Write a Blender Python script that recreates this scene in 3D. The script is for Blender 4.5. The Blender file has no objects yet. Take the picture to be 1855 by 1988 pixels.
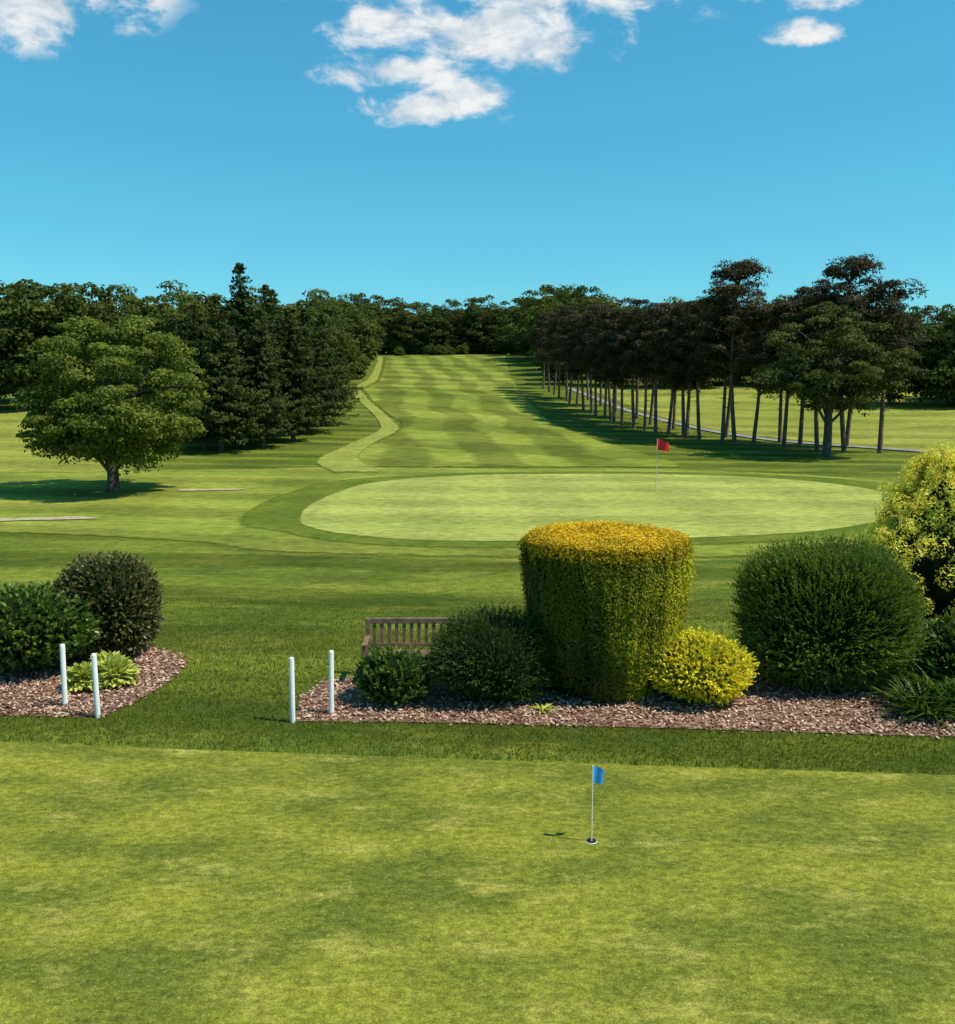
import bpy, math, random
import numpy as np
from mathutils import Vector
rng=np.random.default_rng(7); random.seed(7)
S=bpy.context.scene
COL=S.collection
# ------------------------------------------------------------------ node helpers
class NT:
    def __init__(s,nt): s.nt=nt; s.n=nt.nodes; s.l=nt.links
    def put(s,sock,v):
        if isinstance(v,bpy.types.NodeSocket): s.l.new(v,sock)
        elif isinstance(v,(tuple,list)) and len(v)==3 and sock.type=='RGBA': sock.default_value=(*v,1)
        else: sock.default_value=v
    def math(s,op,a,b=0.0,c=None,clamp=False):
        n=s.n.new('ShaderNodeMath'); n.operation=op; n.use_clamp=clamp
        s.put(n.inputs[0],a); s.put(n.inputs[1],b)
        if c is not None: s.put(n.inputs[2],c)
        return n.outputs[0]
    def mix(s,f,a,b,bt='MIX'):
        n=s.n.new('ShaderNodeMix'); n.data_type='RGBA'; n.blend_type=bt
        s.put(n.inputs[0],f); s.put(n.inputs[6],a); s.put(n.inputs[7],b); return n.outputs[2]
    def noise(s,vec,scale,detail=3,rough=.55,dist=0):
        n=s.n.new('ShaderNodeTexNoise'); n.inputs['Scale'].default_value=scale
        n.inputs['Detail'].default_value=detail; n.inputs['Roughness'].default_value=rough; n.inputs['Distortion'].default_value=dist
        if vec is not None: s.l.new(vec,n.inputs['Vector'])
        return n.outputs[0]
    def mapping(s,vec,scale=(1,1,1),loc=(0,0,0),rot=(0,0,0)):
        n=s.n.new('ShaderNodeMapping'); n.inputs['Scale'].default_value=scale; n.inputs['Location'].default_value=loc; n.inputs['Rotation'].default_value=rot
        s.l.new(vec,n.inputs['Vector']); return n.outputs[0]
    def ramp(s,v,a,b,lo=0.0,hi=1.0):
        n=s.n.new('ShaderNodeMapRange'); n.interpolation_type='SMOOTHSTEP'
        s.put(n.inputs[0],v); n.inputs[1].default_value=a; n.inputs[2].default_value=b; n.inputs[3].default_value=lo; n.inputs[4].default_value=hi
        return n.outputs[0]
def newmat(name):
    m=bpy.data.materials.new(name); m.use_nodes=True
    t=NT(m.node_tree); b=m.node_tree.nodes['Principled BSDF']; return m,t,b
def plain(name,col,rough=.6,var=.15,scale=12,spec=.3):
    m,t,b=newmat(name); g=t.n.new('ShaderNodeTexCoord').outputs['Object']
    nz=t.noise(g,scale,4)
    c=t.mix(t.ramp(nz,.3,.7),tuple(x*(1-var) for x in col),tuple(min(1,x*(1+var)) for x in col))
    t.l.new(c,b.inputs['Base Color']); b.inputs['Roughness'].default_value=rough; b.inputs['Specular IOR Level'].default_value=spec
    return m
def grass(name,c1,c2,c3=None,blotch=.5,stretch=(1,1,1),stripes=None,fine=60,fineamp=.35,bump=.25,mid=6.0,stripes2=None,soft=True,speck=None,turf=True,gain=1.0,wander=.9,midamp=.27):
    if turf:
        adj=lambda c:None if c is None else (c[0]*1.06*gain,c[1]*.97*gain,c[2]*.58*gain)
        c1,c2,c3=adj(c1),adj(c2),adj(c3)
    m,t,b=newmat(name); pos=t.n.new('ShaderNodeNewGeometry').outputs['Position']
    st=t.mapping(pos,stretch)
    n1=t.noise(st,blotch,5,.6); col=t.mix(t.ramp(n1,.36,.64),c1,c2)
    if c3:
        n2=t.noise(t.mapping(pos,(stretch[0],stretch[1],1),(31,17,0)),blotch*2.3,6,.65)
        col=t.mix(t.ramp(n2,.5,.72,0,.75),col,c3)
    nm=t.noise(t.mapping(pos,(1,1.6,1)),mid,4,.65)
    col=t.mix(1.0,col,t.ramp(nm,.25,.75,1-midamp,1+midamp),'MULTIPLY')
    nf=t.noise(pos,fine,3,.7)
    col=t.mix(1.0,col,t.ramp(nf,.25,.75,1-fineamp,1+fineamp),'MULTIPLY')
    if speck:
        ns=t.noise(t.mapping(pos,(1,1,1),(5,9,0)),speck[0],2,.5)
        col=t.mix(t.ramp(ns,.60,.76,0,speck[1]),col,speck[2])
    sep=t.n.new('ShaderNodeSeparateXYZ'); t.l.new(pos,sep.inputs[0])
    for sp in (stripes,stripes2):
        if not sp: continue
        dx,dy,per,amp=sp
        ph=t.math('ADD',t.math('MULTIPLY',sep.outputs[0],dx/per),t.math('MULTIPLY',sep.outputs[1],dy/per))
        ph=t.math('ADD',ph,t.math('MULTIPLY',t.noise(pos,.05,2),wander))
        w=t.math('SINE',t.math('MULTIPLY',ph,6.283))
        w=t.math('ADD',w,t.math('MULTIPLY',t.math('SUBTRACT',nm,.5),1.2))
        col=t.mix(1.0,col,t.ramp(w,-.5,.5,1-amp,1+amp),'MULTIPLY')
    t.l.new(col,b.inputs['Base Color']); b.inputs['Roughness'].default_value=.9; b.inputs['Specular IOR Level'].default_value=.04
    bn=t.n.new('ShaderNodeBump'); bn.inputs['Strength'].default_value=bump; bn.inputs['Distance'].default_value=.03
    t.l.new(t.math('ADD',nf,t.math('MULTIPLY',nm,1.5)),bn.inputs['Height']); t.l.new(bn.outputs[0],b.inputs['Normal'])
    if soft:   # ragged, thinning edge where one cut of grass meets the next
        a=t.n.new('ShaderNodeAttribute'); a.attribute_name='soft'
        al=t.math('ADD',t.math('SUBTRACT',1.0,a.outputs['Fac']),t.math('MULTIPLY',t.math('SUBTRACT',nm,.5),.9))
        al=t.math('MAXIMUM',t.ramp(al,.15,.75),t.math('LESS_THAN',a.outputs['Fac'],.001))
        tp=t.n.new('ShaderNodeBsdfTransparent'); mx=t.n.new('ShaderNodeMixShader')
        t.l.new(al,mx.inputs[0]); t.l.new(tp.outputs[0],mx.inputs[1]); t.l.new(b.outputs[0],mx.inputs[2])
        t.l.new(mx.outputs[0],t.n['Material Output'].inputs['Surface'])
    return m
def leafmat(name,dark,light,trans=.3,rough=.6,spec=.12,vary=True,na=.5):
    m,t,b=newmat(name)
    a=t.n.new('ShaderNodeAttribute'); a.attribute_name='tint'
    g=t.n.new('ShaderNodeTexCoord').outputs['Object']
    nz=t.noise(g,.9,3)
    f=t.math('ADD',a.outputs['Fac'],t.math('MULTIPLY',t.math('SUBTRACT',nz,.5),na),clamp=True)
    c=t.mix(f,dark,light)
    if vary:
        oi=t.n.new('ShaderNodeObjectInfo')
        c=t.mix(1.0,c,t.mix(oi.outputs['Random'],(.78,.84,.9),(1.28,1.14,.95)),'MULTIPLY')
    t.l.new(c,b.inputs['Base Color']); b.inputs['Roughness'].default_value=rough; b.inputs['Specular IOR Level'].default_value=spec
    if trans>0:
        tr=t.n.new('ShaderNodeBsdfTranslucent'); t.l.new(t.mix(.35 if na==.5 else .05,c,(light[0]*1.3,light[1]*1.3,light[2]*.5)),tr.inputs['Color'])
        mx=t.n.new('ShaderNodeMixShader'); mx.inputs[0].default_value=trans
        t.l.new(b.outputs[0],mx.inputs[1]); t.l.new(tr.outputs[0],mx.inputs[2])
        t.l.new(mx.outputs[0],t.n['Material Output'].inputs['Surface'])
    return m
# ------------------------------------------------------------------ mesh collector
def unit(a): return a/np.maximum(np.linalg.norm(a,axis=-1,keepdims=True),1e-9)
def rdir(n): return unit(rng.normal(size=(n,3)))
class MB:
    def __init__(s): s.V=[];s.F=[];s.M=[];s.T=[];s.S=[];s.nv=0
    def add(s,v,f,mat=0,tint=0.5,smooth=False):
        v=np.asarray(v,float); f=np.asarray(f,int)
        s.V.append(v); s.F.append(f+s.nv); s.nv+=len(v)
        s.M.append(np.full(len(f),mat)); s.T.append(np.broadcast_to(np.asarray(tint,float),(len(f),)).copy()); s.S.append(np.full(len(f),smooth))
    def leaves(s,P,N,L,W,mat=0,tint=None,bend=.15,axis=None):
        n=len(P); N=unit(N)
        if axis is None: t=unit(np.cross(N,rdir(n)))
        else: t=unit(axis); N=unit(N-(N*t).sum(1,keepdims=True)*t)
        b=np.cross(N,t)
        L=np.asarray(L)*np.ones(n)*(.7+.6*rng.random(n)); W=np.asarray(W)*np.ones(n)*(.7+.6*rng.random(n))
        L=L[:,None];W=W[:,None]
        v=np.empty((n,4,3)); v[:,0]=P-t*L/2; v[:,1]=P+b*W/2+N*W*bend; v[:,2]=P+t*L/2; v[:,3]=P-b*W/2+N*W*bend
        if tint is None: tint=rng.random(n)
        s.add(v.reshape(-1,3),np.arange(n*4).reshape(n,4),mat,tint)
    def tube(s,pts,rad,k=8,mat=0,tint=.5):
        pts=np.asarray(pts,float); n=len(pts); V=[]
        for i in range(n):
            d=pts[min(i+1,n-1)]-pts[max(i-1,0)]; d=d/np.linalg.norm(d)
            a=np.cross(d,[0,1,0] if abs(d[1])<.8 else [1,0,0]); a/=np.linalg.norm(a); b=np.cross(d,a)
            th=np.arange(k)*2*math.pi/k
            V.append(pts[i]+rad[i]*(np.cos(th)[:,None]*a+np.sin(th)[:,None]*b))
        F=[[i*k+j,i*k+(j+1)%k,(i+1)*k+(j+1)%k,(i+1)*k+j] for i in range(n-1) for j in range(k)]
        s.add(np.concatenate(V),F,mat,tint,True)
    def box(s,c,d,mat=0,tint=.5):
        x,y,z=[q/2 for q in d]
        v=np.array([[-x,-y,-z],[x,-y,-z],[x,y,-z],[-x,y,-z],[-x,-y,z],[x,-y,z],[x,y,z],[-x,y,z]])
        s.add(v+np.array(c),[[0,3,2,1],[4,5,6,7],[0,1,5,4],[1,2,6,5],[2,3,7,6],[3,0,4,7]],mat,tint)
    def blob(s,fn,n=10,mat=0,tint=0.):
        V=[];F=[];k=0; g=np.linspace(-1,1,n+1); A,B=np.meshgrid(g,g,indexing='ij')
        for ax in range(3):
            for sg in (-1,1):
                P=np.empty((n+1,n+1,3)); P[...,ax]=sg; P[...,(ax+1)%3]=A*sg; P[...,(ax+2)%3]=B
                V.append(fn(unit(P.reshape(-1,3))))
                i,j=np.meshgrid(np.arange(n),np.arange(n),indexing='ij'); i=i.ravel();j=j.ravel()
                F.append(np.stack([k+i*(n+1)+j,k+(i+1)*(n+1)+j,k+(i+1)*(n+1)+j+1,k+i*(n+1)+j+1],1)); k+=(n+1)**2
        s.add(np.concatenate(V),np.concatenate(F),mat,tint,True)
    def mesh(s,name,mats,soft=None):
        V=np.concatenate(s.V);F=np.concatenate(s.F);M=np.concatenate(s.M);T=np.concatenate(s.T);SM=np.concatenate(s.S)
        me=bpy.data.meshes.new(name); me.vertices.add(len(V)); me.vertices.foreach_set('co',V.astype(np.float32).ravel())
        me.loops.add(len(F)*4); me.loops.foreach_set('vertex_index',F.astype(np.int32).ravel())
        me.polygons.add(len(F)); me.polygons.foreach_set('loop_start',(np.arange(len(F))*4).astype(np.int32))
        me.polygons.foreach_set('loop_total',np.full(len(F),4,np.int32))
        me.polygons.foreach_set('material_index',M.astype(np.int32)); me.polygons.foreach_set('use_smooth',SM.astype(bool))
        at=me.attributes.new('tint','FLOAT','FACE'); at.data.foreach_set('value',T.astype(np.float32))
        if soft is not None:
            at=me.attributes.new('soft','FLOAT','POINT'); at.data.foreach_set('value',soft.astype(np.float32))
        for m in mats: me.materials.append(m)
        me.update(calc_edges=True); return me
def obj(name,me,loc=(0,0,0),rot=0,sc=1,parent=None):
    o=bpy.data.objects.new(name,me); COL.objects.link(o); o.location=loc; o.rotation_euler=(0,0,rot)
    o.scale=(sc,)*3 if not isinstance(sc,(tuple,list)) else sc
    if parent: o.parent=parent
    return o
def empty(name,loc=(0,0,0)):
    o=bpy.data.objects.new(name,None); COL.objects.link(o); o.location=loc; return o
def lump(seed,k=6,f=2.5):
    r=np.random.default_rng(seed); K=r.normal(size=(k,3))*f; ph=r.random(k)*6.28
    return lambda d: np.sin(d@K.T+ph).mean(axis=-1)
# ------------------------------------------------------------------ terrain
def zf(x,y):
    x=np.asarray(x,float); y=np.asarray(y,float)
    ye=285-12*np.logaddexp(0,(285-y)/12)
    z=.62*np.logaddexp(0,(ye-68)/10)
    far=1/(1+np.exp(-(y-75)/8.))
    z=z+far*(.35*np.sin(x*.07+y*.03)+.25*np.sin(y*.06-x*.045+1))*np.clip(1-(y-300)/200,0,1)
    m=np.exp(-((y-20.5)/2.6)**2)
    return z+m*.09*np.sin(y*.9+x*.22)
def Z(x,y): return float(zf(x,y))
M_rough=grass('rough_grass',(.064,.100,.022),(.135,.172,.035),(.20,.215,.055),blotch=.35,stretch=(.4,1.3,1),fine=45,fineamp=.45,bump=.5,mid=3.5,stripes=(.12,1,3.6,.17),soft=False)
M_field=grass('field_grass',(.18,.215,.055),(.26,.28,.085),None,blotch=.12,stretch=(.4,1.4,1),fine=20,fineamp=.25,mid=1.5,stripes=(.25,1,8.5,.12),wander=2.4)
M_fair=grass('fairway_grass',(.125,.17,.034),(.19,.225,.058),None,blotch=.09,stretch=(.8,.8,1),fine=12,fineamp=.2,mid=1.,stripes=(1,.10,5.6,.20),stripes2=(.5,1,15,.16),wander=1.2)
M_semi=grass('light_cut_grass',(.21,.255,.075),(.27,.30,.10),None,blotch=.3,fine=20,fineamp=.25,mid=2)
M_apron=grass('apron_grass',(.148,.198,.045),(.22,.255,.068),None,blotch=.2,stretch=(.5,1.4,1),fine=30,fineamp=.25,mid=2.,stripes=(.2,1,5,.14),stripes2=(1,.2,7,.07),wander=1.6)
M_collar=grass('collar_grass',(.09,.135,.026),(.135,.175,.036),None,blotch=.4,fine=40,fineamp=.3,mid=3)
M_green=grass('green_grass',(.26,.31,.11),(.32,.36,.14),(.25,.255,.09),blotch=.22,stretch=(.5,1.3,1),fine=30,fineamp=.12,bump=.08,mid=2.5,stripes=(.05,1,4.2,.08),stripes2=(1,.1,5,.06))
M_putt=grass('putting_grass',(.108,.140,.032),(.215,.235,.048),(.33,.325,.11),blotch=.85,stretch=(.6,1.25,1),fine=75,fineamp=.50,bump=.35,mid=9,speck=(26,.40,(.46,.44,.14)),midamp=.36)
M_sand=grass('bunker_sand',(.36,.29,.16),(.48,.40,.24),None,blotch=2,fine=60,fineamp=.15,turf=False)
M_path=grass('path_gravel',(.22,.22,.20),(.30,.29,.27),None,blotch=1,fine=50,fineamp=.2,turf=False)
M_soil=grass('mulch_soil',(.17,.09,.055),(.30,.18,.12),None,blotch=4,fine=60,fineamp=.5,bump=.8,soft=False,turf=False)
def axis(parts):
    a=[]
    for lo,hi,st in parts: a+=list(np.arange(lo,hi,st))
    a.append(parts[-1][1]); return np.array(sorted(set(np.round(a,3))))
def gridmesh(name,X,Y,mat,off=0.):
    nx,ny=len(X),len(Y); XX,YY=np.meshgrid(X,Y,indexing='ij'); V=np.stack([XX,YY,zf(XX,YY)+off],-1).reshape(-1,3)
    i,j=np.meshgrid(np.arange(nx-1),np.arange(ny-1),indexing='ij'); i=i.ravel();j=j.ravel()
    F=np.stack([i*ny+j,(i+1)*ny+j,(i+1)*ny+j+1,i*ny+j+1],1)
    mb=MB(); mb.add(V,F,0,.5,True); return obj(name,mb.mesh(name,[mat]))
ax=axis([(-2500,-400,150),(-400,-90,20),(-90,-30,1.5),(-30,30,.6),(30,90,1.5),(90,400,20),(400,2500,150)])
ay=axis([(-600,-60,60),(-60,0,5),(0,60,.6),(60,300,1.25),(300,600,15),(600,4000,170)])
gridmesh('ground',ax,ay,M_rough)
def catmull(P,per=8):
    P=np.array(P,float); n=len(P); out=[]
    for i in range(n):
        a,b,c,d=P[i-1],P[i],P[(i+1)%n],P[(i+2)%n]
        for k in range(per):
            t=k/per; out.append(.5*((2*b)+(-a+c)*t+(2*a-5*b+4*c-d)*t*t+(-a+3*b-3*c+d)*t**3))
    return np.array(out)
def sheet(name,P,mat,off,center=None,rings=14,smooth=True,per=8,edge=None):
    P=catmull(P,per) if smooth else np.array(P,float)
    c=np.array(center) if center else P.mean(0)
    n=len(P); V=[];F=[]; dist=np.linalg.norm(P-c,axis=1,keepdims=True)
    ss=[np.ones((n,1))]
    if edge: ss.append(1-edge/dist)
    k0=len(ss)
    for r in range(k0,rings): ss.append(ss[k0-1]*(1-(r-k0+1)/(rings-k0+1)))
    for s_ in ss: V.append(c+(P-c)*s_)
    V.append(c[None]); V=np.concatenate(V); rings=len(ss)
    V3=[(x,y,Z(x,y)+off) for x,y in V]
    for r in range(rings-1):
        for j in range(n):
            k=(j+1)%n; F.append((r*n+j,r*n+k,(r+1)*n+k,(r+1)*n+j))
    for j in range(n): F.append(((rings-1)*n+j,(rings-1)*n+(j+1)%n,rings*n))
    me=bpy.data.meshes.new(name); me.from_pydata(V3,[],F); me.materials.append(mat)
    me.polygons.foreach_set('use_smooth',[True]*len(F))
    if edge:
        so=np.zeros(len(V3),np.float32); so[:n]=1
        at=me.attributes.new('soft','FLOAT','POINT'); at.data.foreach_set('value',so)
    me.update()
    if me.polygons[0].normal.z<0: me.flip_normals()
    return obj(name,me)
def strip(name,rows,mat,off,cols=20,step=1.25,soft=True):
    rows=sorted(rows); ys=np.array([r[0] for r in rows])
    Y=np.arange(ys[0],ys[-1]+.01,step)
    def sm(v):
        a=np.interp(Y,ys,v); k=np.array([1,2,3,2,1.]);k/=k.sum(); p=np.pad(a,2,mode='edge'); return np.convolve(p,k,'valid')
    L=sm([r[1] for r in rows]); R=sm([r[2] for r in rows]); t=np.linspace(0,1,cols+1)
    XX=L[:,None]*(1-t)+R[:,None]*t; YY=np.repeat(Y[:,None],cols+1,1)
    V=np.stack([XX,YY,zf(XX,YY)+off],-1).reshape(-1,3); n=cols+1
    i,j=np.meshgrid(np.arange(len(Y)-1),np.arange(cols),indexing='ij'); i=i.ravel();j=j.ravel()
    F=np.stack([i*n+j,i*n+j+1,(i+1)*n+j+1,(i+1)*n+j],1)
    so=np.zeros((len(Y),n)); so[:,0]=so[:,-1]=1; so[0]=so[-1]=1
    mb=MB(); mb.add(V,F,0,.5,True); return obj(name,mb.mesh(name,[mat],so.ravel() if soft else None))
sheet('apron',[(-46,33),(-25,29.5),(-14,27.8),(-8.5,26.2),(-5.9,24.7),(-2,24),(1,23.7),(6,23.8),(11,25),(16,28),(20,32),(21,38),(18,44),(10,48.5),(0,49),(-8,49.3),(-15,48),(-30,50),(-46,52)],M_apron,.02,center=(0,36),rings=40,edge=.7)
G=[(-6.0,30.6),(-6.3,34),(-5.9,38),(-4.9,41.5),(-2.4,44),(1.8,45.3),(9.4,45.3),(14.8,42.8),(16.9,38),(15.2,32.5),(11.2,28.5),(6.2,26.8),(-.4,26.3),(-3.5,27.2),(-5.3,28.8)]
gc=np.array((4.5,36.))
Cc=[]
for x,y in G:
    d=np.array((x,y))-gc; u=d/np.linalg.norm(d); w=1.5 if x>-4 else 2.1
    if y<30: w=1.25
    if x>12: w=2.2
    Cc.append(tuple(np.array((x,y))+u*w))
sheet('green_collar',Cc,M_collar,.032,center=tuple(gc),rings=30,edge=.55)
sheet('golf_green',G,M_green,.045,center=tuple(gc),rings=30,edge=.18)
strip('mown_field',[(46,-70,-17),(55,-75,-19),(66,-80,-23),(85,-80,-24),(112,-90,-26)],M_field,.03,cols=50)
strip('mown_field',[(52,30,90),(60,26.5,95),(75,20,95),(95,17,95),(130,14,95)],M_field,.03,cols=60)
fl=[(48.5,-7,11),(51,-8.2,11.4),(55,-8.0,11),(60,-7.8,10.2),(66,-7.2,9),(74,-6.3,8),(80,-6.6,7),(85,-8.1,6.6),(100,-11.5,6.2),(120,-14.9,6),(135,-15.6,6),(150,-16,6.2),(180,-18.5,6.4),(225,-22.6,7.2),(262,-26.5,9)]
strip('fairway',fl,M_fair,.04,cols=30)
strip('fairway_edge',[(45.8,-7.0,-4.2),(48,-8.2,-5),(51,-9.2,-6.2),(55,-9.5,-7),(60,-9.1,-7.2),(66,-8.7,-7.0),(72,-8.0,-6.2),(76,-7.9,-6.2),(85,-9.4,-8.1),(100,-12.8,-11.5),(118,-16.4,-14.7),(130,-17.2,-15.3),(150,-17.9,-16),(180,-20.0,-18.5),(225,-24,-22.6),(262,-28,-26.5)],M_semi,.06,cols=6)
strip('path',[(50,33,36),(55,30,32.5),(60,26.6,28.6),(66,21.5,23.0),(74,19.3,20.5),(85,17.5,18.5),(100,14.8,15.8),(130,12,13.0)],M_path,.07,cols=8)
def ell(cx,cy,a,b,rot=0,n=14):
    return [(cx+a*(1+.12*math.sin(3*t+cx))*math.cos(t)*math.cos(rot)-b*(1+.25*math.sin(2*t+1))*math.sin(t)*math.sin(rot),cy+a*math.cos(t)*math.sin(rot)+b*(1+.25*math.sin(2*t+1))*math.sin(t)*math.cos(rot)) for t in np.arange(n)*2*math.pi/n]
sheet('sand_bunker',ell(-11.4,39.0,1.5,.5,.08),M_sand,.05,rings=5,per=3,edge=.2)
sheet('sand_bunker',ell(-15.3,30.6,2.6,.5,.16),M_sand,.05,rings=5,per=3,edge=.2)
def edgeY(x): return 10.83-.0855*x+.0012*x*x
X=np.linspace(-16,16,65); mb=MB(); T=np.linspace(0,1,30)
V=[]
for x in X:
    y0,y1=-3,edgeY(x)
    for t in T: V.append((x,y0+(y1-y0)*t,Z(x,y0+(y1-y0)*t)+.006))
i,j=np.meshgrid(np.arange(64),np.arange(29),indexing='ij'); i=i.ravel();j=j.ravel()
mb.add(V,np.stack([i*30+j,(i+1)*30+j,(i+1)*30+j+1,i*30+j+1],1),0,.5,True); obj('putting_green',mb.mesh('putting_green',[M_putt]))
# ------------------------------------------------------------------ mulch beds
M_chip=leafmat('bark_chips',(.19,.075,.045),(.72,.50,.36),trans=0,rough=.9,spec=.05,vary=False)
def inside(P,x,y):
    P=np.array(P); r=np.zeros(len(x),bool); n=len(P); j=n-1
    for i in range(n):
        xi,yi=P[i];xj,yj=P[j]
        c=((yi>y)!=(yj>y))&(x<(xj-xi)*(y-yi)/(yj-yi+1e-12)+xi); r^=c; j=i
    return r
bedL=[(-11,12.55),(-8,12.42),(-5.35,12.3),(-5.15,12.36),(-4.95,12.9),(-4.75,13.9),(-4.75,14.7),(-5.0,15.2),(-6,15.9),(-8,16.3),(-11,16.4)]
bedC=[(-2.5,12.12),(-1,12.1),(1,11.98),(3,11.83),(5,11.66),(7,11.5),(12,11.2),(12,16.5),(8,16.8),(4,15.2),(1,14.9),(.5,14.3),(-1,13.9),(-1.9,14.1),(-2.35,13.9),(-2.6,13.0)]
for P,c,nn in ((bedL,(-7,14),9000),(bedC,(3,13.3),20000)):
    o=sheet('mulch_bed',P,M_soil,.012,center=c,rings=10,smooth=False)
    P_=np.array(P); x=rng.uniform(P_[:,0].min()-.1,P_[:,0].max(),nn*2); y=rng.uniform(P_[:,1].min()-.1,P_[:,1].max(),nn*2)
    k=inside(P,x+rng.normal(0,.06,len(x)),y+rng.normal(0,.06,len(x))); x=x[k];y=y[k]
    z=zf(x,y)+.02+.03*rng.random(len(x)); N=np.stack([rng.normal(0,.35,len(x)),rng.normal(0,.35,len(x)),np.ones(len(x))],1)
    mb=MB(); mb.leaves(np.stack([x,y,z],1),N,.07,.032,0,rng.random(len(x))**1.3,bend=.02)
    ch=obj('bark_chips',mb.mesh('bark_chips',[M_chip])); ch.parent=o
# ------------------------------------------------------------------ grass blades on fringe
M_blade=leafmat('grass_blades',(.072,.105,.014),(.195,.22,.034),trans=.3,rough=.7,spec=.05,vary=False)
n=190000; x=rng.uniform(-9,9,n); y=rng.uniform(9.8,21,n)
lfg=lump(3,8,1.1)
keep=rng.random(n)<np.clip(1.15-(y-12.5)/8,0,1)
ok=keep&(y>10.83-.0855*x+.0012*x*x+.02+rng.normal(0,.012,n))&~inside(bedL,x,y)&~inside(bedC,x,y)
x=x[ok];y=y[ok]; n=len(x); h=(.025+.03*rng.random(n))*np.clip(1.2-(y-12)/14,.3,1); z=zf(x,y)
h*=1+.5*(y<10.83-.0855*x+.0012*x*x+.08)
a=rng.random(n)*6.283; w=.006; lean=rng.normal(0,.022,(n,2))
V=np.empty((n,4,3)); dx=np.cos(a)*w;dy=np.sin(a)*w
V[:,0]=np.stack([x-dx,y-dy,z],1);V[:,1]=np.stack([x+dx,y+dy,z],1)
V[:,2]=np.stack([x+dx*.3+lean[:,0],y+dy*.3+lean[:,1],z+h],1);V[:,3]=np.stack([x-dx*.3+lean[:,0],y-dy*.3+lean[:,1],z+h],1)
tt=np.clip(rng.random(n)*.8+.1+.5*lfg(np.stack([x,y*1.6,0*x],1)),0,1)
mb=MB(); mb.add(V.reshape(-1,3),np.arange(n*4).reshape(n,4),0,tt); obj('fringe_grass',mb.mesh('fringe_grass',[M_blade]))
# ------------------------------------------------------------------ trees
M_bark=plain('bark',(.095,.075,.055),.9,.4,6)
M_pbark=plain('pine_bark',(.15,.10,.07),.9,.4,4)
M_leafA=leafmat('broad_leaf',(.024,.042,.006),(.22,.26,.036),.3,vary=False)
M_leafD=leafmat('woodland_leaf',(.018,.034,.007),(.095,.125,.020),.25)
M_leafL=leafmat('light_woodland_leaf',(.036,.055,.008),(.17,.20,.030),.3)
M_leafR=leafmat('olive_leaf',(.03,.042,.008),(.14,.155,.028),.28)
M_pine=leafmat('pine_needles',(.024,.022,.010),(.110,.088,.038),.15)
M_spr=leafmat('spruce_needles',(.018,.030,.008),(.090,.112,.022),.15)
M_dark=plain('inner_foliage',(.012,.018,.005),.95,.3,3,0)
def clumps(mb,C,R,per,L,W,mat,upb=.75,tl=None):
    n=len(C); D=rdir(n*per); fl=rng.random(n*per)<upb; D[fl,2]=np.abs(D[fl,2])
    CC=np.repeat(C,per,0);RR=np.repeat(R,per,0)
    P=CC+D*RR*(.6+.45*rng.random((n*per,1)))
    N=D*.8+rdir(n*per)*.6+np.array([0,0,.25])
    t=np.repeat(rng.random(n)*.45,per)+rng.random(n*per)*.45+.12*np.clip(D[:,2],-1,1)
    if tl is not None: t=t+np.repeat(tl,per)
    mb.leaves(P,N,L,W,mat,np.clip(t,0,1))
def limb(mb,a,b,r0,r1,k=6,bow=.3,seg=5,mat=1):
    a=np.array(a,float);b=np.array(b,float); d=np.linalg.norm(b-a); off=rng.normal(0,bow*.25*d,3)
    pts=[a+(b-a)*t+off*math.sin(math.pi*t)*.5+np.array([0,0,.12*d*math.sin(math.pi*t)]) for t in np.linspace(0,1,seg)]
    mb.tube(pts,np.linspace(r0,r1,seg),k,mat); return pts
def broad(name,H,W,base,nc,per,leaf,mats,tr=.22,seed=0,cl=(.6,1.0),flat=.5,fork=.3,lm=.44,qp=.38,cf=.42):
    mb=MB(); lf=lump(seed,7,2.2); cz=base+(H-base)*cf; up=H-cz; dn=cz-base
    D=rdir(nc); q=rng.random(nc)**qp; q=np.clip(q,.25,1)
    s=(1+lm*lf(D))*q
    C=np.stack([D[:,0]*W/2*s,D[:,1]*W/2*s,np.where(D[:,2]>0,D[:,2]*up,D[:,2]*dn)*s],1)*.9; C[:,2]+=cz
    cr=rng.uniform(cl[0],cl[1],nc)[:,None]*np.array([1,1,flat])
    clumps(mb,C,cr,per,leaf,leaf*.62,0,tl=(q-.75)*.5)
    mb.tube([(0,0,-.3),(0.02,0,.15),(.05,.02,base*.6),(.0,.05,base+fork*(H-base)),(.1,0,H*.75)],[tr*1.6,tr*1.15,tr,tr*.75,tr*.2],10,1)
    k=min(nc,46)
    for i in rng.choice(nc,k,replace=False):
        z0=rng.uniform(base*.75,cz+.1*up); limb(mb,(0,0,z0),C[i],tr*.38,tr*.06)
    return mb.mesh(name,mats)
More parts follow.
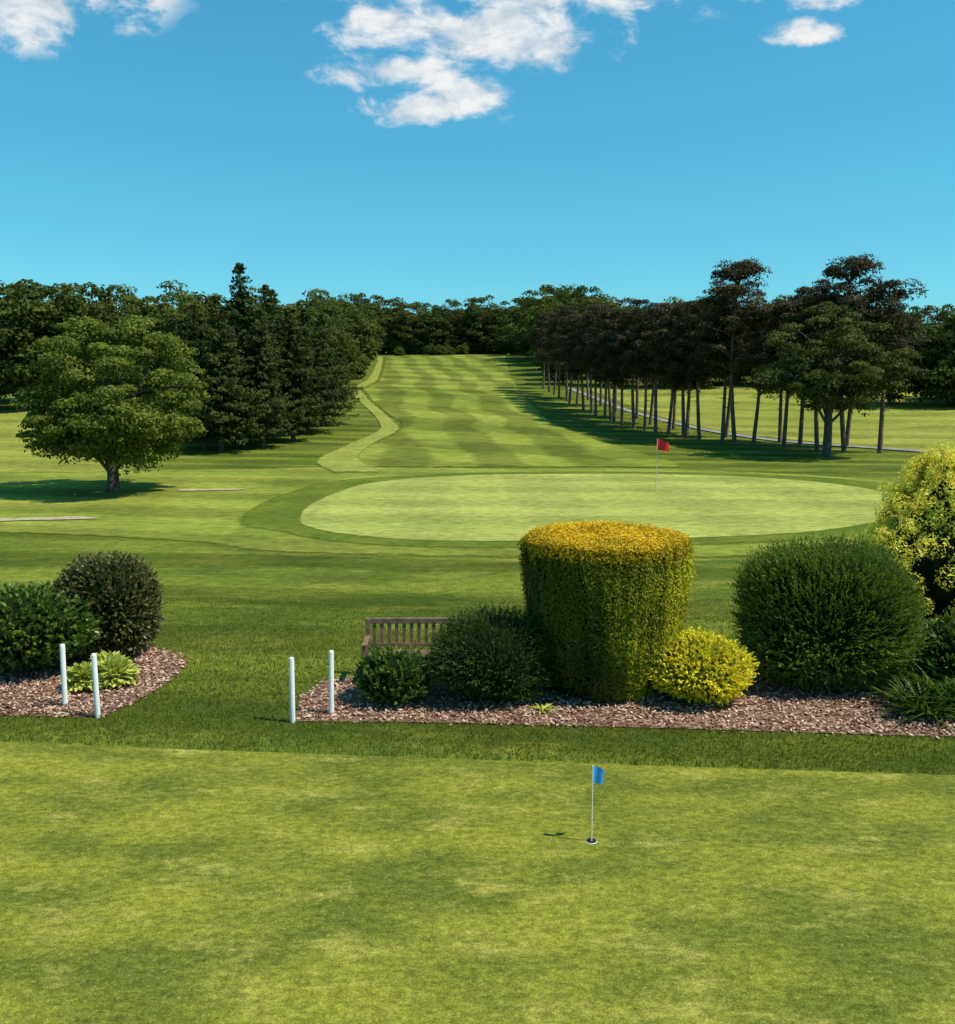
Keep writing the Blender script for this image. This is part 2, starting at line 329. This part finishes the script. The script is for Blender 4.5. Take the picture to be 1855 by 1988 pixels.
def pine(name,H,base,W,nc,per,seed):
    mb=MB(); bx,by=rng.normal(0,.35,2)
    tp=lambda z:np.array([bx*math.sin(z/H*3)+by*.4*z/H,by*math.sin(z/H*2.5),z])
    zs=np.linspace(-.3,H*.96,9); mb.tube([tp(z) for z in zs],np.interp(zs,[0,H],[.17,.05]),8,1)
    t=rng.random(nc)**.85; z=base+(H-base)*t; r=W/2*np.sqrt(np.clip(1-(t*.95)**2.2,.05,1))*np.sqrt(rng.random(nc))*np.clip(.5+t*1.6,0,1); a=rng.random(nc)*6.28
    C=np.stack([r*np.cos(a),r*np.sin(a),z],1)
    for i in range(nc): C[i,:2]+=tp(z[i])[:2]
    clumps(mb,C,rng.uniform(.45,.98,nc)[:,None]*np.array([1,1,.55]),per,.28,.09,0,.7)
    for i in range(0,nc,2): limb(mb,tp(max(base*.8,z[i]-.7)),C[i],.06,.015,5)
    for _ in range(6):
        zz=rng.uniform(base*.55,base); aa=rng.random()*6.28; limb(mb,tp(zz),tp(zz)+np.array([math.cos(aa),math.sin(aa),.1])*rng.uniform(.4,1.1),.03,.01,4)
    return mb.mesh(name,[M_pine,M_pbark])
def spruce(name,H,base,R,seed,dens=1.0):
    mb=MB(); lf=lump(seed,6,2); P=[];N=[];T=[]
    zs=np.linspace(-.3,H,8); mb.tube([(0,0,z) for z in zs],np.interp(zs,[0,H],[.2,.03]),8,1)
    z=base
    while z<H:
        t=(z-base)/(H-base); r=R*(1-t)**.7*(.75+.3*min(1,t*5)); nb=int(6+9*(1-t))
        for b in range(nb):
            a=rng.random()*6.28; rr=r*rng.uniform(.62,1.18)*(1+.4*lf(np.array([math.cos(a),math.sin(a),z*.25])))+.12
            m=int(70*dens*max(.25,rr/R)); s=rng.random(m)**.6
            wd=.34*rr*(1.05-s)+.09
            lat=rng.normal(0,1,m)*wd*.5
            p=np.stack([math.cos(a)*rr*s-math.sin(a)*lat,math.sin(a)*rr*s+math.cos(a)*lat,z-.28*rr*s+.18*rr*s**3-abs(lat)*.4+rng.normal(0,.06,m)],1)
            P.append(p); N.append(np.stack([np.full(m,math.cos(a))*.5,np.full(m,math.sin(a))*.5,np.full(m,.8)],1)+rng.normal(0,.45,(m,3)))
            T.append(np.clip(.10+.6*s*rng.random(m)+.35*rng.random(),0,1))
        z+=.27*(.6+.8*rng.random())
    mb.leaves(np.concatenate(P),np.concatenate(N),.26,.11,0,np.concatenate(T))
    mb.blob(lambda d:np.stack([d[:,0]*R*.5*(1-(d[:,2]+1)*.46),d[:,1]*R*.5*(1-(d[:,2]+1)*.46),base+.5+(d[:,2]+1)/2*(H-base)*.85],1),6,2)
    return mb.mesh(name,[M_spr,M_bark,M_dark])
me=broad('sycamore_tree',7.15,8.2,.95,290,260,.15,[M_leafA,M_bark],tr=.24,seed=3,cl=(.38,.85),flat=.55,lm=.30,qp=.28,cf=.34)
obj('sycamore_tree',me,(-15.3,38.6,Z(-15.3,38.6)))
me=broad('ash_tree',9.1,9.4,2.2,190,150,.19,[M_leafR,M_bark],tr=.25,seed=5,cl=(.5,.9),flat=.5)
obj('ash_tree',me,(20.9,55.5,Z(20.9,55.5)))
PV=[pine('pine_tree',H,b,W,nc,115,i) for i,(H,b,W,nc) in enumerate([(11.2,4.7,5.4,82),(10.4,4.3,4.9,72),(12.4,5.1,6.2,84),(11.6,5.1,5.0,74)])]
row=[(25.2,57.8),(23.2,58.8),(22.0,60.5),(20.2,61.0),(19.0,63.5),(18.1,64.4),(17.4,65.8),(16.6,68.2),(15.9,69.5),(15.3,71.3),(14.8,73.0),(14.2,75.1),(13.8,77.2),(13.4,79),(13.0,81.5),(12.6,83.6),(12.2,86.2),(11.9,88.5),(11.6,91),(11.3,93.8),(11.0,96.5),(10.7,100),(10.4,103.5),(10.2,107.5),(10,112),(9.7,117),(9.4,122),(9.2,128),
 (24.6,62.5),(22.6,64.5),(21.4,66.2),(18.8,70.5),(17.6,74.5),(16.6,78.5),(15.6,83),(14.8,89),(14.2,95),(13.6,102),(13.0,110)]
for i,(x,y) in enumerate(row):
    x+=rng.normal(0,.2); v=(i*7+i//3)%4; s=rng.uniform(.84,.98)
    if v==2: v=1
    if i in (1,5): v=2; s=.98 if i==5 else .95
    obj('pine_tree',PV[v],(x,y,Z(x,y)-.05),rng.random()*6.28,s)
SV=[spruce('spruce_tree',11.8,1.6,2.9,1),spruce('spruce_tree',9.6,1.3,3.0,2),spruce('spruce_tree',10.4,1.5,2.6,8)]
for x,y,v,s in [(-17.6,60,1,.90),(-16.2,58.6,1,.92),(-15.9,63.5,0,1.03),(-14.2,61.5,2,.90),(-13.1,66,2,.92),(-13.2,72,1,.98),(-18.2,66,2,1.0),(-15.4,69,0,.94),(-20.5,68,1,1.0),(-12.9,78,1,.95),(-16.5,77,2,.96)]:
    obj('spruce_tree',SV[v],(x,y,Z(x,y)-.05),rng.random()*6.28,s)
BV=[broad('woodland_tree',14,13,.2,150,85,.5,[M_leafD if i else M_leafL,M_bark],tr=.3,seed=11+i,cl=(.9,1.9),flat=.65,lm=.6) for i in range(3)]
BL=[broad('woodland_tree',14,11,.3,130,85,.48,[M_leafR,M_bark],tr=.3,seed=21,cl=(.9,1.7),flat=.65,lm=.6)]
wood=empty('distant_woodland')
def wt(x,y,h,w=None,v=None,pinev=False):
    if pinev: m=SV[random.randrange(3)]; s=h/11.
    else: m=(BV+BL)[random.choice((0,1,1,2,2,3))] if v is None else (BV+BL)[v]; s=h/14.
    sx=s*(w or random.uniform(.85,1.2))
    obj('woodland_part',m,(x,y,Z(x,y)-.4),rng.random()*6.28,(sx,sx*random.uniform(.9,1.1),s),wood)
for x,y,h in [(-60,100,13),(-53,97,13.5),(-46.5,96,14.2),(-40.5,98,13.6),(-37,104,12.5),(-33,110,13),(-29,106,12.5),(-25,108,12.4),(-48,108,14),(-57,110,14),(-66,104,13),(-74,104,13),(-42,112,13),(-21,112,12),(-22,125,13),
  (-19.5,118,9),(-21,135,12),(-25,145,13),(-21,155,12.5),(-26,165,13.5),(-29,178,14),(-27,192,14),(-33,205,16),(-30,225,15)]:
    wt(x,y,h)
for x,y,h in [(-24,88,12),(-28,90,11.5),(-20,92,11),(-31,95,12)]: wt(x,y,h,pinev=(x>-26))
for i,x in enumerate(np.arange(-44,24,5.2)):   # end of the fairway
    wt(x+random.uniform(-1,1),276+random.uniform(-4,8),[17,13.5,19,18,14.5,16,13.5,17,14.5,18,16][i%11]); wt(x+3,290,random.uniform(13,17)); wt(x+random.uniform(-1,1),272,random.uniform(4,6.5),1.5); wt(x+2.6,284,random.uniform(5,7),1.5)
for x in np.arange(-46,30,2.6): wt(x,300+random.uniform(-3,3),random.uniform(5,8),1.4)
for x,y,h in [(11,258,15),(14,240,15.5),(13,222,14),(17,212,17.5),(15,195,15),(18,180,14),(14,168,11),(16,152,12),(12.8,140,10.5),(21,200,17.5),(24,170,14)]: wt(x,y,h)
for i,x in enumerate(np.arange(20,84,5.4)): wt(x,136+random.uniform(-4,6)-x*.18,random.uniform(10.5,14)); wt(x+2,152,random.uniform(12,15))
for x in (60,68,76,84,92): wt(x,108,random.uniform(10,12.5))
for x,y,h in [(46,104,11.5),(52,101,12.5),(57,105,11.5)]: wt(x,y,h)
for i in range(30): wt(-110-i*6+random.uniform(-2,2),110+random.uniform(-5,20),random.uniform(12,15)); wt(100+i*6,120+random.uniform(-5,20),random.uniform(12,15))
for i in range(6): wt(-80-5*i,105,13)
for x,y,h in [(-13,262,3.6),(-10.5,260,3.4),(-8.3,263,3),(-4,266,3.5),(-22,262,3)]: wt(x,y,h,1.3,0)
# ------------------------------------------------------------------ shrubs
def shrub(name,rx,ry,H,n,L,W,mats,seed,flatb=.35,lmp=.10,up=.25,sq=1.0,shell=.22,core=.84,tf=2.6,sprig=0,slen=.18,spup=.5,tb=0.):
    mb=MB(); lf=lump(seed,7,tf); lf2=lump(seed+50,12,9)
    def surf(d,s=1.0):
        d=np.asarray(d); e=np.sign(d)*np.abs(d)**sq
        e=e/np.maximum((np.abs(e)**2.).sum(-1,keepdims=True)**.5,1e-6) if sq==1 else e/np.maximum((np.abs(e)**2.8).sum(-1,keepdims=True)**(1/2.8),1e-6)
        r=(1+lmp*2*lf(d)+lmp*.9*lf2(d))[:,None]*s
        p=e*r; cz=H*.46
        zz=np.where(p[:,2]>0,p[:,2]*(H-cz),p[:,2]*cz*1.0)
        tp=np.where(p[:,2]<0,1-flatb*np.clip(-p[:,2],0,1)**1.5,1)
        return np.stack([p[:,0]*rx*tp,p[:,1]*ry*tp,np.maximum(zz+cz,.0)],1)
    c=np.array([0,0,H*.46])
    ns=n//sprig; D=rdir(ns); P0=surf(D,1); s=1-shell*rng.random(ns)**2.0; P0=c+(P0-c)*s[:,None]
    out=unit(P0-c); dr=unit(out*1.0+np.array([0,0,spup])+rng.normal(0,.28,(ns,3)))
    ln=slen*(.5+rng.random(ns)**1.5*1.1); base=P0-dr*(slen*.75)
    k=np.tile((np.arange(sprig)+.5)/sprig,ns); R=lambda a:np.repeat(a,sprig,0)
    m=ns*sprig; ax_=R(dr)+rdir(m)*.55
    P=R(base)+R(dr)*(R(ln)*k)[:,None]+rdir(m)*.012
    P[:,2]=np.maximum(P[:,2],.01)
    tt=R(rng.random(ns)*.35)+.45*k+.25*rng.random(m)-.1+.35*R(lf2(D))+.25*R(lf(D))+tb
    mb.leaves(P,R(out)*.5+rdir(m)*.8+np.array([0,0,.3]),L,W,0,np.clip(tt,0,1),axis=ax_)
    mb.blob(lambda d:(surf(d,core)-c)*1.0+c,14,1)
    return mb.mesh(name,mats)
M_laurel=leafmat('laurel_leaf',(.034,.072,.011),(.18,.26,.04),.25,.38,.4,False)
M_phot=leafmat('photinia_leaf',(.038,.046,.015),(.19,.175,.05),.25,.4,.35,False)
M_fine=leafmat('fine_shrub_leaf',(.026,.050,.008),(.20,.265,.038),.3,vary=False)
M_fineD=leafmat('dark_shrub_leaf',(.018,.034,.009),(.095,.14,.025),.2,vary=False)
M_gold=leafmat('golden_leaf',(.26,.28,.014),(.92,.80,.06),.3,vary=False)
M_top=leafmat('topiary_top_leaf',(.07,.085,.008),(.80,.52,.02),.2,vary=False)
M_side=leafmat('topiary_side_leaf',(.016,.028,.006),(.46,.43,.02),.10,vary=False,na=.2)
M_cyp=leafmat('golden_cypress_leaf',(.06,.085,.010),(.98,.84,.12),.3,vary=False)
M_host=leafmat('hosta_leaf',(.26,.33,.04),(.70,.68,.17),.25,vary=False)
M_strap=leafmat('strap_leaf',(.03,.065,.010),(.12,.19,.026),.25,.5,.12,False)
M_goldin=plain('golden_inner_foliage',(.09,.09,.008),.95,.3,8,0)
obj('laurel_shrub',shrub('laurel_shrub',1.35,1.1,1.3,14000,.10,.055,[M_laurel,M_dark],1,sprig=5,slen=.15,lmp=.11,spup=.25,tb=.12),(-7.35,14.5,0))
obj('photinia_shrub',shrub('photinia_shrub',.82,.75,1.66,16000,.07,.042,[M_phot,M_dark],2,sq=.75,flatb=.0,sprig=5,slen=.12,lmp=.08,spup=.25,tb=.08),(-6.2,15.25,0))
obj('laurel_shrub',shrub('laurel_shrub',.58,.5,.74,5500,.09,.045,[M_laurel,M_dark],3,lmp=.16,sprig=6,slen=.16,spup=.6,tb=-.08),(-1.22,12.95,0))
obj('hebe_shrub',shrub('hebe_shrub',.88,.78,1.24,36000,.055,.014,[M_fineD,M_dark],4,sq=.88,lmp=.08,flatb=.2,sprig=8,slen=.20,spup=.4,core=.82),(.22,13.2,0))
obj('golden_euonymus_shrub',shrub('golden_euonymus_shrub',.78,.68,.97,16000,.055,.034,[M_gold,M_goldin],5,lmp=.10,flatb=.1,sprig=5,slen=.10,spup=.3,tb=.25,core=.86),(3.22,13.05,0))
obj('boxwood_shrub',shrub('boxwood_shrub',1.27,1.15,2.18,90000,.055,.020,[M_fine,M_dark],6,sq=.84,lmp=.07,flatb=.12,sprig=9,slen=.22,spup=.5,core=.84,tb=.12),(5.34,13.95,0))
obj('dark_leafy_shrub',shrub('dark_leafy_shrub',.75,.6,1.15,9000,.10,.045,[M_laurel,M_dark],16,sprig=6,slen=.2,lmp=.14,spup=.6,tb=-.15),(7.3,13.55,0))
def cypress():
    mb=MB(); H=3.5; n=430
    z=rng.random(n)**.9*H*.97; a=rng.random(n)*6.28
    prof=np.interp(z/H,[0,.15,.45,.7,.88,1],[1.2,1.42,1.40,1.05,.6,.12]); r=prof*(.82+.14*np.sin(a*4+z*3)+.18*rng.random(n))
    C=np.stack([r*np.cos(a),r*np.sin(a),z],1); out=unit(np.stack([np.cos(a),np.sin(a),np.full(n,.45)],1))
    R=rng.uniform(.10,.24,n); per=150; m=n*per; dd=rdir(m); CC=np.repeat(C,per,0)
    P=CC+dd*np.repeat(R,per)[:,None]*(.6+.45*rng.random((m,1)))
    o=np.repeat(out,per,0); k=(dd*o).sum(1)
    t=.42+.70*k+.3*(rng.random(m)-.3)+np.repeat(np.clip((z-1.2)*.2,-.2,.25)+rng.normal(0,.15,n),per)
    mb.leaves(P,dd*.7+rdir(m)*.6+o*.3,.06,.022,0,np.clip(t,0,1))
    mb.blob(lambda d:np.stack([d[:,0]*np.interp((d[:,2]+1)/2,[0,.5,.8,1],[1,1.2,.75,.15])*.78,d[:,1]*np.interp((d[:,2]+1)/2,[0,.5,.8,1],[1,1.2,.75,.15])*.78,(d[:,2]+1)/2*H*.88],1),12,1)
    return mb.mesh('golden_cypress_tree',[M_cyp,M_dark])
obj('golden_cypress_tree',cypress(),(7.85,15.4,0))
def topiary():
    mb=MB(); lf=lump(9,9,2.2); lf2=lump(19,14,7); H=2.32
    rad=lambda z:np.interp(z/H,[0,.12,.35,.7,.95,1],[.84,.95,1.12,1.22,1.24,1.17])
    n=78000; z=H*rng.random(n); a=rng.random(n)*6.283; dv=np.stack([np.cos(a),np.sin(a),z*.5],1)
    streak=np.sin(a*23+2*np.sin(z*2+a*5))*.016+np.sin(a*41+z*1.3)*.01
    r=rad(z)*(1+.07*lf(dv)+.065*lf2(dv))+streak-.14*rng.random(n)**2+.07*rng.random(n)**3
    P=np.stack([r*np.cos(a),r*np.sin(a),z],1); N=np.stack([np.cos(a),np.sin(a),.0+0*a],1)*1.0+rdir(n)*.55
    sun_tint=np.clip(.5+.5*np.cos(a),0,1)  # yellow new growth, plus sunward side painted lighter and far side darker
    t=.06+.20*rng.random(n)+.75*sun_tint**2.6+1.1*lf2(dv)*sun_tint+.12*lf(dv)-np.clip(.35-z/H,0,1)*.35
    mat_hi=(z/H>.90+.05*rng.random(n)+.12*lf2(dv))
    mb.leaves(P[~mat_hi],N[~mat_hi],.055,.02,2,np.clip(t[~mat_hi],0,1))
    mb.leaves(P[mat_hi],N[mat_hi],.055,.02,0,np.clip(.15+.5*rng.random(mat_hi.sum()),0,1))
    n=26000; rr=1.21*np.sqrt(rng.random(n)); a=rng.random(n)*6.283
    x=rr*np.cos(a);y=rr*np.sin(a); d3=np.stack([x,y,0*x],1)
    z=H+.04*lf2(d3*.7)+.05*lf(d3)-.05*(rr/1.19)**6+rng.normal(0,.018,n)+.06*rng.random(n)**6
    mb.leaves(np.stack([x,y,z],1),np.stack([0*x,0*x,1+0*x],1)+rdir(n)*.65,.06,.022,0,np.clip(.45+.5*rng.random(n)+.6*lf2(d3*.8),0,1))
    mb.blob(lambda d:np.stack([d[:,0]/np.maximum(np.hypot(d[:,0],d[:,1]),.75)*rad((d[:,2]*.5+.5)*H)*.92,d[:,1]/np.maximum(np.hypot(d[:,0],d[:,1]),.75)*rad((d[:,2]*.5+.5)*H)*.92,np.clip(d[:,2]*1.25*.5+.5,0,1)*(H-.06)],1),16,1)
    return mb.mesh('topiary_bush',[M_top,M_dark,M_side])
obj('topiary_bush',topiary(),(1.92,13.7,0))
def straps(name,n,L,W,mats,spread=.9,rad=.25,elr=(.5,1.35)):
    mb=MB()
    for i in range(n):
        a=rng.random()*6.28; b=np.array([math.cos(a+rng.normal(0,.6)),math.sin(a+rng.normal(0,.6)),0])*rad*rng.random(); l=L*rng.uniform(.6,1.1); d=np.array([math.cos(a),math.sin(a),0]); sd=np.array([-d[1],d[0],0]); el=rng.uniform(*elr)
        V=[];k=6
        for j in range(k+1):
            t=j/k; h=l*(math.sin(el)*t-spread*.45*t*t*1.0); o=l*math.cos(el)*t+l*spread*.35*t*t; w=W*math.sin(math.pi*min(.98,max(.12,t*.9+.1)))
            c=b+d*o+np.array([0,0,max(h,.01)]); V+=[c-sd*w/2,c+sd*w/2+np.array([0,0,.002])]
        mb.add(V,[[2*j,2*j+1,2*j+3,2*j+2] for j in range(k)],0,rng.random(),True)
    return mb.mesh(name,mats)
sm=straps('daylily_plant',190,1.0,.045,[M_strap],.8,.35)
for x,y,s in [(6.2,12.35,.7),(6.7,12.6,.85),(7.2,12.4,.9),(6.55,13.1,.85)]: obj('daylily_plant',sm,(x,y,.01),rng.random()*6,s)
def hosta():
    mb=MB(); n=420; D=rdir(n); D[:,2]=abs(D[:,2]); P=D*np.array([.30,.28,.30])*(.6+.45*rng.random((n,1))); P[:,2]+=.05
    mb.leaves(P,D*.5+rdir(n)*.35+np.array([0,0,.7]),.15,.085,0,rng.random(n),axis=D*1.0+rdir(n)*.3-np.array([0,0,.3])); return mb.mesh('hosta_plant',[M_host])
hm=hosta()
for x,y,s in [(-5.55,13.65,1.15),(-5.95,13.5,1.0),(-5.75,13.95,1.1)]: obj('hosta_plant',hm,(x,y,.01),rng.random()*6,s)
obj('hosta_plant',straps('hosta_plant',30,.2,.04,[M_host],1,.08),(.9,12.5,.01))
# ------------------------------------------------------------------ posts
M_white=plain('white_paint',(.80,.78,.74),.6,.06,8,.15)
for x,y in [(-5.9,12.75),(-5.25,12.3),(-2.52,12.12),(-2.04,12.42)]:
    mb=MB(); h=.92; mb.tube([(0,0,-.1),(0,0,h-.03),(0,0,h-.008),(0,0,h)],[.036,.036,.03,.001],14,0); o=obj('white_post',mb.mesh('white_post',[M_white]),(x,y,0))
    o.rotation_euler=(rng.normal(0,.012),rng.normal(0,.012),0)
# ------------------------------------------------------------------ bench
M_wood=plain('bench_wood',(.22,.13,.08),.7,.3,9)
bench=empty('park_bench',(-.92,13.95,0))
def part(name,fn):
    mb=MB(); fn(mb); o=obj(name,mb.mesh(name,[M_wood]),(0,0,0),parent=bench)
    bv=o.modifiers.new('b','BEVEL'); bv.width=.005; bv.segments=2
BW=1.6
part('back_leg_1',lambda m:m.box((-BW/2,.22,.46),(.07,.07,.92))); part('back_leg_2',lambda m:m.box((BW/2,.22,.46),(.07,.07,.92)))
part('front_leg_1',lambda m:m.box((-BW/2,-.26,.31),(.065,.065,.62))); part('front_leg_2',lambda m:m.box((BW/2,-.26,.31),(.065,.065,.62)))
part('top_rail',lambda m:m.box((0,.222,.885),(BW-.07,.045,.085))); part('lower_rail',lambda m:m.box((0,.222,.50),(BW-.07,.04,.06)))
def sl(m):
    for i in range(13): m.box((-BW/2+.1+i*(BW-.2)/12,.222,.687),(.055,.018,.31))
part('back_slats',sl)
def st(m):
    for i in range(5): m.box((0,-.25+.098*i,.425),(BW-.07,.08,.024))
part('seat',st); part('seat_apron',lambda m:m.box((0,-.262,.36),(BW-.07,.03,.08)))
part('armrest_1',lambda m:m.box((-BW/2,-.05,.637),(.08,.56,.032))); part('armrest_2',lambda m:m.box((BW/2,-.05,.637),(.08,.56,.032)))
# ------------------------------------------------------------------ flags
def flag(name,loc,ph,pr,fw,fh,col,poleCol,hole,ang=0):
    e=empty(name,loc)
    mp=plain(name+'_pole_paint',poleCol,.4,.05); mf=plain(name+'_cloth',col,.7,.1); mk=plain(name+'_cup',(.015,.015,.012),.9,.1); mw=plain(name+'_rim',(.7,.7,.68),.5,.05)
    mb=MB(); mb.tube([(0,0,-.05),(0,0,ph)],[pr,pr*.8],10); mb.tube([(0,0,ph),(0,0,ph+pr*1.5)],[pr*1.3,pr*.5],10); obj('pole',mb.mesh('pole',[mp]),parent=e)
    mb=MB(); nx,nz=14,8; V=[]
    for i in range(nx+1):
        for j in range(nz+1):
            u=i/nx;v=j/nz; V.append((pr+u*fw*.93, .2*fw*math.sin(u*6.5+v*1.2)*u**.5+.03*fw*v*u, ph-.01-fh*v*(1-.12*u)-.34*fh*u*u))
    mb.add(V,[[i*(nz+1)+j,(i+1)*(nz+1)+j,(i+1)*(nz+1)+j+1,i*(nz+1)+j+1] for i in range(nx) for j in range(nz)],0,.5,True)
    f=obj('flag_cloth',mb.mesh('flag_cloth',[mf]),parent=e); f.rotation_euler=(0,0,ang)
    mb=MB(); mb.tube([(0,0,.0),(0,0,.006)],[hole,hole],24); mb.tube([(0,0,.0062),(0,0,.0065)],[hole,.001],24); obj('hole',mb.mesh('hole',[mk]),parent=e)
    mb=MB(); mb.tube([(0,0,.0),(0,0,.004)],[hole*1.08,hole*1.08],24); mb.tube([(0,0,.0042),(0,0,.0072)],[hole*1.08,hole*1.0],24); obj('cup_rim',mb.mesh('cup_rim',[mw]),parent=e)
flag('putting_flag',(1.15,8.8,.006),.80,.007,.14,.18,(.04,.28,.60),(.75,.72,.6),.054,.35)
flag('golf_flag',(7.5,38.7,Z(7.5,38.7)+.045),2.15,.015,.50,.45,(.60,.02,.03),(.7,.5,.35),.06,-.2)
# ------------------------------------------------------------------ light, sky
el=math.radians(57); az=Vector((1,-.27)).normalized()
sd=Vector((az.x*math.cos(el),az.y*math.cos(el),math.sin(el)))
L=bpy.data.lights.new('sun','SUN'); L.energy=5.0; L.angle=math.radians(.53); L.color=(1,.94,.83)
lo=bpy.data.objects.new('sun',L); COL.objects.link(lo); lo.rotation_euler=(-sd).to_track_quat('-Z','Y').to_euler(); lo.location=(30,-10,40)
w=bpy.data.worlds.new('World'); S.world=w; w.use_nodes=True; t=NT(w.node_tree); bg=t.n['Background']
sky=t.n.new('ShaderNodeTexSky'); sky.sky_type='NISHITA'; sky.sun_disc=False; sky.sun_elevation=el; sky.sun_rotation=math.atan2(az.x,az.y)
sky.air_density=1.0; sky.dust_density=.3; sky.ozone_density=2.5; sky.altitude=0
hs=t.n.new('ShaderNodeHueSaturation'); hs.inputs['Hue'].default_value=.487; hs.inputs['Saturation'].default_value=1.25; t.l.new(sky.outputs[0],hs.inputs['Color'])
gm=t.n.new('ShaderNodeGamma'); gm.inputs[1].default_value=.66; t.l.new(hs.outputs[0],gm.inputs[0])
skc=t.mix(1.0,gm.outputs[0],(.58,1.46,1.66),'MULTIPLY')
g=t.n.new('ShaderNodeTexCoord').outputs['Generated']; sp=t.n.new('ShaderNodeSeparateXYZ'); t.l.new(g,sp.inputs[0])
yy=t.math('MAXIMUM',sp.outputs[1],.05); px=t.math('DIVIDE',sp.outputs[0],yy); pz=t.math('DIVIDE',sp.outputs[2],yy)
cb=t.n.new('ShaderNodeCombineXYZ'); t.l.new(px,cb.inputs[0]); t.l.new(pz,cb.inputs[1]); P=cb.outputs[0]
E=[(.05,.415,.30,.055),(-.01,.355,.16,.034),(.06,.342,.10,.030),(-.085,.315,.085,.022),(-.045,.278,.08,.021),(-.015,.29,.05,.022),(-.48,.40,.19,.070),(.33,.395,.09,.026),(.333,.352,.045,.017)]
cur=None
for cx,cz,a,b in E:
    d=t.math('SQRT',t.math('ADD',t.math('POWER',t.math('ABSOLUTE',t.math('DIVIDE',t.math('SUBTRACT',px,cx),a)),2.0),t.math('POWER',t.math('ABSOLUTE',t.math('DIVIDE',t.math('SUBTRACT',pz,cz),b)),2.0)))
    f=t.math('SUBTRACT',1.0,d); cur=f if cur is None else t.math('MAXIMUM',cur,f)
nz=t.noise(t.mapping(P,(1,1.6,1)),14,10,.62,.3)
dens=t.math('ADD',t.math('MULTIPLY',cur,.85),t.math('MULTIPLY',t.math('SUBTRACT',nz,.51),2.3))
dens=t.math('MINIMUM',dens,t.math('ADD',t.math('MULTIPLY',cur,1.5),.2))
alpha=t.ramp(dens,-.02,.55,0,.98)
sh=t.noise(t.mapping(P,(1,1.6,1),(-.014,-.028,0)),14,10,.62,.3)
lit=t.ramp(t.math('ADD',t.math('SUBTRACT',nz,sh),t.math('MULTIPLY',dens,-.10)),-.18,.06)
cc=t.mix(lit,(3.6,4.3,4.9),(6.0,6.05,6.05))
fin=t.mix(alpha,skc,cc); t.l.new(fin,bg.inputs['Color']); bg.inputs['Strength'].default_value=.15
# ------------------------------------------------------------------ camera
c=bpy.data.cameras.new('camera'); co=bpy.data.objects.new('camera',c); COL.objects.link(co)
co.location=(0,0,4.6); co.rotation_euler=(math.radians(90-8),0,0)
c.sensor_fit='HORIZONTAL'; c.sensor_width=36; c.lens=36*1800/1855.; c.clip_end=8000; c.clip_start=.1
S.camera=co
S.view_settings.view_transform='Standard'; S.view_settings.look='None'; S.view_settings.exposure=0
